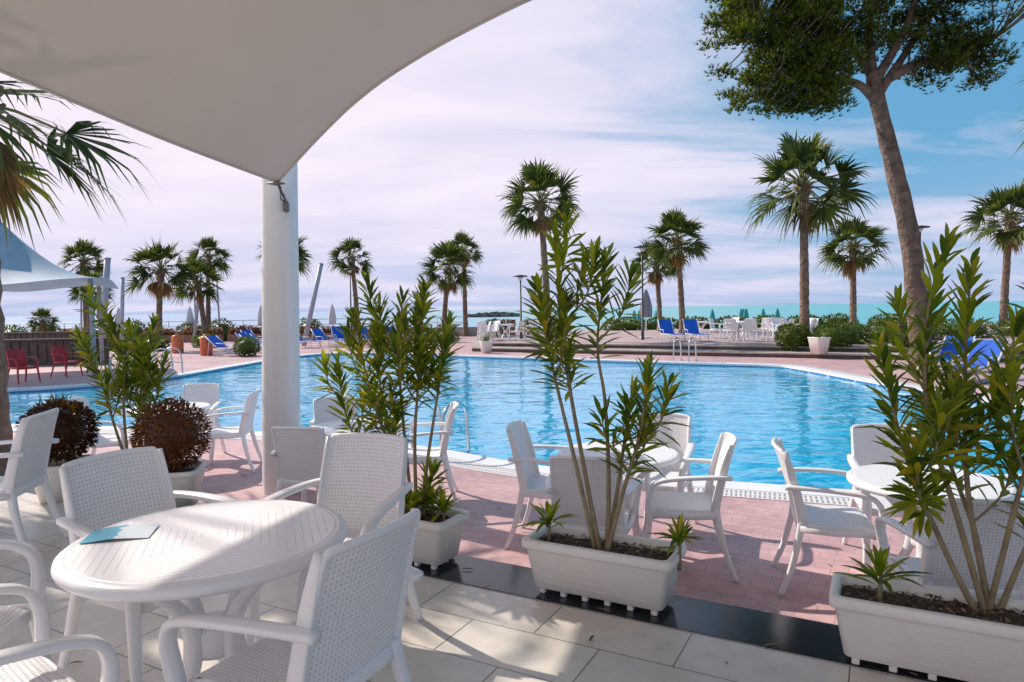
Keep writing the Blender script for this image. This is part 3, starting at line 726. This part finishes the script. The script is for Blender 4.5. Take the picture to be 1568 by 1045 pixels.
parasol(6.2,31.5,G,2.3,.26,M_grey,'closed_parasol')
for i in range(5): parasol(-30+i*4.6,44.2,D,2.3,.22,M_white,'closed_parasol')
Rr=random.Random(5)
for i in range(12):
    parasol(Rr.uniform(14.5,19) if i<8 else Rr.uniform(9,10.5),47+Rr.uniform(0,6),-.7,2.0,.2,M_turq,'closed_beach_umbrella')
def lounger(x,y,z,rz,a=55,sc=1):
    mb=MB(); hw=.33
    for s in(-1,1):
        sweep(mb,[(s*hw,-1.25,.33),(s*hw,.1,.33)],.035,.04,(1,0,0),0)
        ca,sa=math.cos(math.radians(a)),math.sin(math.radians(a))
        sweep(mb,[(s*hw,.1,.33),(s*hw,.1+.78*ca,.33+.78*sa)],.035,.04,(1,0,0),0)
        for yy in(-1.1,.05): sweep(mb,[(s*hw,yy,.33),(s*(hw+.02),yy-.03,0)],.035,.035,(1,0,0),0)
        sweep(mb,[(s*hw,.1+.5*ca,.33+.5*sa),(s*hw,.55,.33),(s*hw,.6,0)],.025,.025,(1,0,0),0)
        sweep(mb,[(s*(hw+.03),-.35,.33),(s*(hw+.03),-.3,.52),(s*(hw+.03),.15,.54)],.04,.025,(1,0,0),0)
    panel(mb,lambda u,v:V(((u-.5)*2*hw,lerp(-1.22,.1,v),.345-.02*math.sin(math.pi*u))),6,8,.008,1)
    panel(mb,lambda u,v:V(((u-.5)*2*hw,.1+.76*ca*v,.345+.76*sa*v-.01)),6,6,.008,1)
    place('blue_sun_lounger',mb.mesh('lounger',[M_white,M_blue]),(x,y,z),rz,sc)
lounger(6.65,29.0,G,.15,60,.9); lounger(7.6,28.6,G,.05,60,.9)
lounger(-12.0,28.5,D,1.3,40); lounger(-11.4,30.5,D,1.2,40); lounger(-10.6,34,D,1.0,50); lounger(-9.5,34.5,D,1.0,50); lounger(-9.3,37,D,.6,55)
lounger(-12.6,33,D,1.2,40); lounger(-13.4,35.5,D,1.1,45); lounger(-7.6,36,D,.8,50); lounger(-6.3,36.5,D,.6,50)
lounger(10.6,15.5,D,-1.0,45); lounger(11.2,17.4,D,-.9,45)
def ladder(x,y,z,rz,sc=1):
    mb=MB()
    for s in(-1,1):
        tube(mb,catmull([(s*.25,.55,0),(s*.25,.5,.5),(s*.25,.35,.72),(s*.25,.1,.75),(s*.25,-.08,.6),(s*.25,-.12,.2),(s*.25,-.12,-.1)],6),.023,10,0)
        loft(mb,[[V((s*.25,.55,0))+p for p in circ(.05,.001,16)],[V((s*.25,.55,0))+p for p in circ(.045,.02,16)]],0,False,True)
    place('pool_ladder',mb.mesh('ladder',[M_metal]),(x,y,z),rz,sc)
ladder(5.4,21.6,D+.012,-.6); ladder(-.80,8.45,D+.012,math.pi-.55,.85); ladder(-9.95,20,D+.012,1.5); ladder(-10.3,18.5,D+.012,1.3)
Rr=random.Random(9)
for i in range(16):
    x=8.6+Rr.uniform(0,3.4)*1.0; y=26.5+Rr.uniform(0,6); a=Rr.uniform(0,6.28); chair(x,y,math.cos(a),math.sin(a),G)
for x,y in ((9.2,28),(10.4,30.5),(8.6,31)): tab(x,y,G)
for i in range(9):
    a=Rr.uniform(0,6.28); chair(-1.9+Rr.uniform(.6,3.0),31.2+Rr.uniform(-.3,2.2),math.cos(a),math.sin(a),G)
tab(-.3,32,G)
chair(-13.1,18.2,.9,-.4,D,ME_red,'red_armchair'); chair(-13.1,20,.9,-.2,D,ME_red,'red_armchair')
shrub('round_shrub',(-10.9,28.0,.1),.5,.42,1100,M_shrub,.09,1)
shrub('round_shrub',(-.95,36,.5),.55,.45,900,M_shrub,.1,2)
for i,(x,y,s) in enumerate(((11.0,23.4,.7),(12.2,25,.9),(9.8,23.8,.55),(14,25.5,1.0),(16,27,1.1),(13.2,22.6,.6),(18.5,28,1.2),(21,28,1.1))):
    shrub('hedge_shrub',(x,y,G+.3),s,.45,1100,M_shrub,.12,20+i)
for i in range(9):
    shrub('low_hedge',(7+i*2.4,43+.3*i%2,G+.2),1.3,.5,600,M_shrub,.2,40+i,.5)
for i in range(12):
    shrub('garden_shrub',(-34+i*1.9,43.5+.4*(i%3),D+.4),.9,.5+.25*(i%3),600,M_shrub if i%3 else M_flower,.18,60+i)
for i,(x,y) in enumerate(((-17.4,33.2),(-18.6,33.8),(-16.2,36),(-13.2,39.4),(-3.6,37.2),(-4.6,38))):
    shrub('garden_shrub',(x,y,D+.3),.65,.45,600,M_shrub,.13,90+i)
def flowerbox(x,y,z,seed,L=1.1):
    mb=MB(); box(mb,(0,0,.22),(L,.36,.44),0,0,.02); Rr=random.Random(seed)
    for i in range(500):
        p=V((Rr.uniform(-L/2,L/2),Rr.uniform(-.2,.2),.44+Rr.random()**1.5*.38)); leaf(mb,p,V((Rr.uniform(-1,1),Rr.uniform(-1,1),Rr.uniform(0,1))),V((0,0,1)),.12,.06,.1,1)
    place('flower_planter_box',mb.mesh('fbox',[M_boxbrown,M_flower]),(x,y,z))
M_boxbrown=pm('terracotta_box',(.28,.14,.1),(.36,.2,.15),4,.8)
for i in range(13): flowerbox(-21.5+i*1.45,42.6,D+.02,i)
for i in range(3): flowerbox(-.2+i*1.3,38+.2*i,G,30+i,.8)
def pot_plant(x,y,z,s,seed):
    sqpot((x,y,z),.3,.22*s,.45*s); grass((x,y,z+.4*s),seed,70,.5*s,'potted_grass_plant')
pot_plant(-1.05,27.6,D,1.1,3); pot_plant(10.0,22.2,D+.16,1.2,4)
def mast(a,b,r,name='awning_mast'):
    mb=MB(); tube(mb,[a,b],[r,r*.85],12,0); tube(mb,[b,V(b)+(V(b)-V(a)).normalized()*.05],[r*1.1,r*.9],12,0); place(name,mb.mesh(name,[M_pole]))
mast((-11.0,36,D),(-9.95,36,4.0),.13); mast((-16.9,28,D),(-16.45,28,3.8),.14); mast((-17.2,30,D),(-17.0,30,3.1),.09); mast((-19.6,42,D),(-19.0,42,3.9),.11)
mast((-26.5,42,D),(-26.4,42,2.8),.06); mast((-18.8,44,D),(-18.9,44,3.6),.06)
mb=MB(); vs=[];fs=[];N=48;K=12
for j in range(K+1):
    t=j/K
    for i in range(N):
        a=2*math.pi*i/N; c=max(abs(math.cos(a-.5)),abs(math.sin(a-.5))); rr=3.6*(1/c*.70+.30)*.86*t
        z=2.75+2.0*(1-t)**1.9+.12*math.cos(4*(a-.5))*-1*t
        vs.append(V((rr*math.cos(a),rr*math.sin(a),z)))
for j in range(K):
    for i in range(N): fs.append((j*N+i,j*N+(i+1)%N,(j+1)*N+(i+1)%N,(j+1)*N+i))
mb.add(vs,fs,0,True)
for k in range(4):
    a=.5+math.pi/4+k*math.pi/2; r0=3.7; tube(mb,[(r0*.93*math.cos(a),r0*.93*math.sin(a),0),(r0*.93*math.cos(a),r0*.93*math.sin(a),2.85)],.07,10,1)
M_tent=pm('tent_fabric',(.25,.36,.45),(.32,.43,.52),2,.6,transl=.2)
place('peaked_tent_canopy',mb.mesh('tent',[M_tent,M_pole]),(-15.6,21,D))
mb=MB()
box(mb,(0,0,.45),(7,.15,.9),0)
for i in range(24): box(mb,(-3.4+i*.295,-.09,.5),(.2,.03,.75),1)
box(mb,(0,0,.93),(7.1,.3,.06),1)
M_slat=pm('dark_wood_slats',(.06,.04,.03),(.12,.08,.06),6,.6)
cm=mb.mesh('counter',[M_dark,M_slat])
place('slatted_bar_counter',cm,(-18.2,24.5,D),.1); place('slatted_screen_wall',cm,(-23,35,D),.0)
mb=MB(); loft(mb,[circ(.22,0,20),circ(.25,.05,20),circ(.25,.75,20),circ(.18,.82,20)],0,True,True); loft(mb,[circ(.12,.82,20),circ(.1,.9,20)],0,False,True)
ob=mb.mesh('bin',[M_orange]); place('orange_litter_bin',ob,(-13.0,29,D)); place('orange_litter_bin',ob,(-15.2,31,D))
# ------------------------------------------------------------------ world, sun, camera
AZ=math.radians(-55); EL=math.radians(38)
w=bpy.data.worlds.new('World'); scene.world=w; w.use_nodes=True; nt=w.node_tree; bg=nt.nodes['Background']; bg.inputs['Strength'].default_value=.15
sky=nd(nt,'ShaderNodeTexSky'); sky.sky_type='NISHITA'; sky.sun_disc=False; sky.sun_elevation=EL; sky.sun_rotation=AZ; sky.air_density=1.0; sky.dust_density=.6; sky.ozone_density=1.5
tc=nd(nt,'ShaderNodeTexCoord'); sp=nd(nt,'ShaderNodeSeparateXYZ'); nt.links.new(tc.outputs['Generated'],sp.inputs[0])
X,Y,Z=sp.outputs
zz=mth(nt,'ADD',mth(nt,'MAXIMUM',Z,0),.13)
cx=mth(nt,'DIVIDE',X,zz); cy=mth(nt,'DIVIDE',Y,zz)
cb_=nd(nt,'ShaderNodeCombineXYZ'); nt.links.new(mth(nt,'MULTIPLY',cx,.55),cb_.inputs[0]); nt.links.new(mth(nt,'MULTIPLY',cy,1.0),cb_.inputs[1])
n1=nz(nt,.9,9,cb_.outputs[0],.5,.58)
bias=mth(nt,'ADD',mth(nt,'MULTIPLY',X,-.42),mth(nt,'MULTIPLY',Z,-.40))
over=mth(nt,'MULTIPLY',mth(nt,'MAXIMUM',mth(nt,'SUBTRACT',Z,.5),0),-.9)
f=mth(nt,'ADD',mth(nt,'ADD',mth(nt,'ADD',n1,bias),.24),over)
mask=ramp(nt,f,[(.40,(0,0,0)),(.58,(.78,.78,.78)),(.78,(1,1,1))])
cloudc=mix(nt,nz(nt,2.0,6,cb_.outputs[0]),(5.4,4.9,6.0,1),(7.6,6.7,7.3,1))
blue=mix(nt,.8,sky.outputs[0],(.75,2.6,4.4,1))
c=mix(nt,mask,blue,cloudc)
hz=mth(nt,'SUBTRACT',1,mth(nt,'MULTIPLY',mth(nt,'MAXIMUM',Z,0),5.2),clamp=True)
n3=nz(nt,1.3,7,cb_.outputs[0],.3)
hz=mth(nt,'MULTIPLY',hz,.9)
hz=mth(nt,'MULTIPLY',hz,ramp(nt,n3,[(.38,(.45,)*3),(.6,(1,1,1))]))
c=mix(nt,hz,c,(2.9,3.7,5.5,1))
nt.links.new(c,bg.inputs['Color'])
sl=bpy.data.lights.new('sun','SUN'); sl.energy=5; sl.angle=math.radians(.6); sl.color=(1,.91,.80)
so=bpy.data.objects.new('sun',sl); scene.collection.objects.link(so)
d=V((math.sin(AZ)*math.cos(EL),math.cos(AZ)*math.cos(EL),math.sin(EL)))
so.rotation_euler=d.to_track_quat('Z','Y').to_euler()
cam=bpy.data.cameras.new('camera'); cam.lens=24; cam.sensor_width=36; cam.clip_end=20000; cam.clip_start=.05
co=bpy.data.objects.new('camera',cam); scene.collection.objects.link(co)
M=Matrix.Rotation(math.pi/2-math.radians(2.71),4,'X')@Matrix.Rotation(math.radians(-.9),4,'Z')
co.matrix_world=Matrix.Translation((0,0,1.5))@M
scene.camera=co
# report whether the deck near the tables is in direct sun
bpy.context.view_layer.update()
dg=bpy.context.evaluated_depsgraph_get()
for p in ((1.3,4.8),(0,6),(1.6,4.3),(3,5.2),(-1,5),(-.5,7),(2,3.5),(5,26)):
    print('SUNTEST',p,[r.name if hasattr(r,'name') else None for r in scene.ray_cast(dg,V((p[0],p[1],.6 if p[1]<20 else .2)),d)[4:5]])
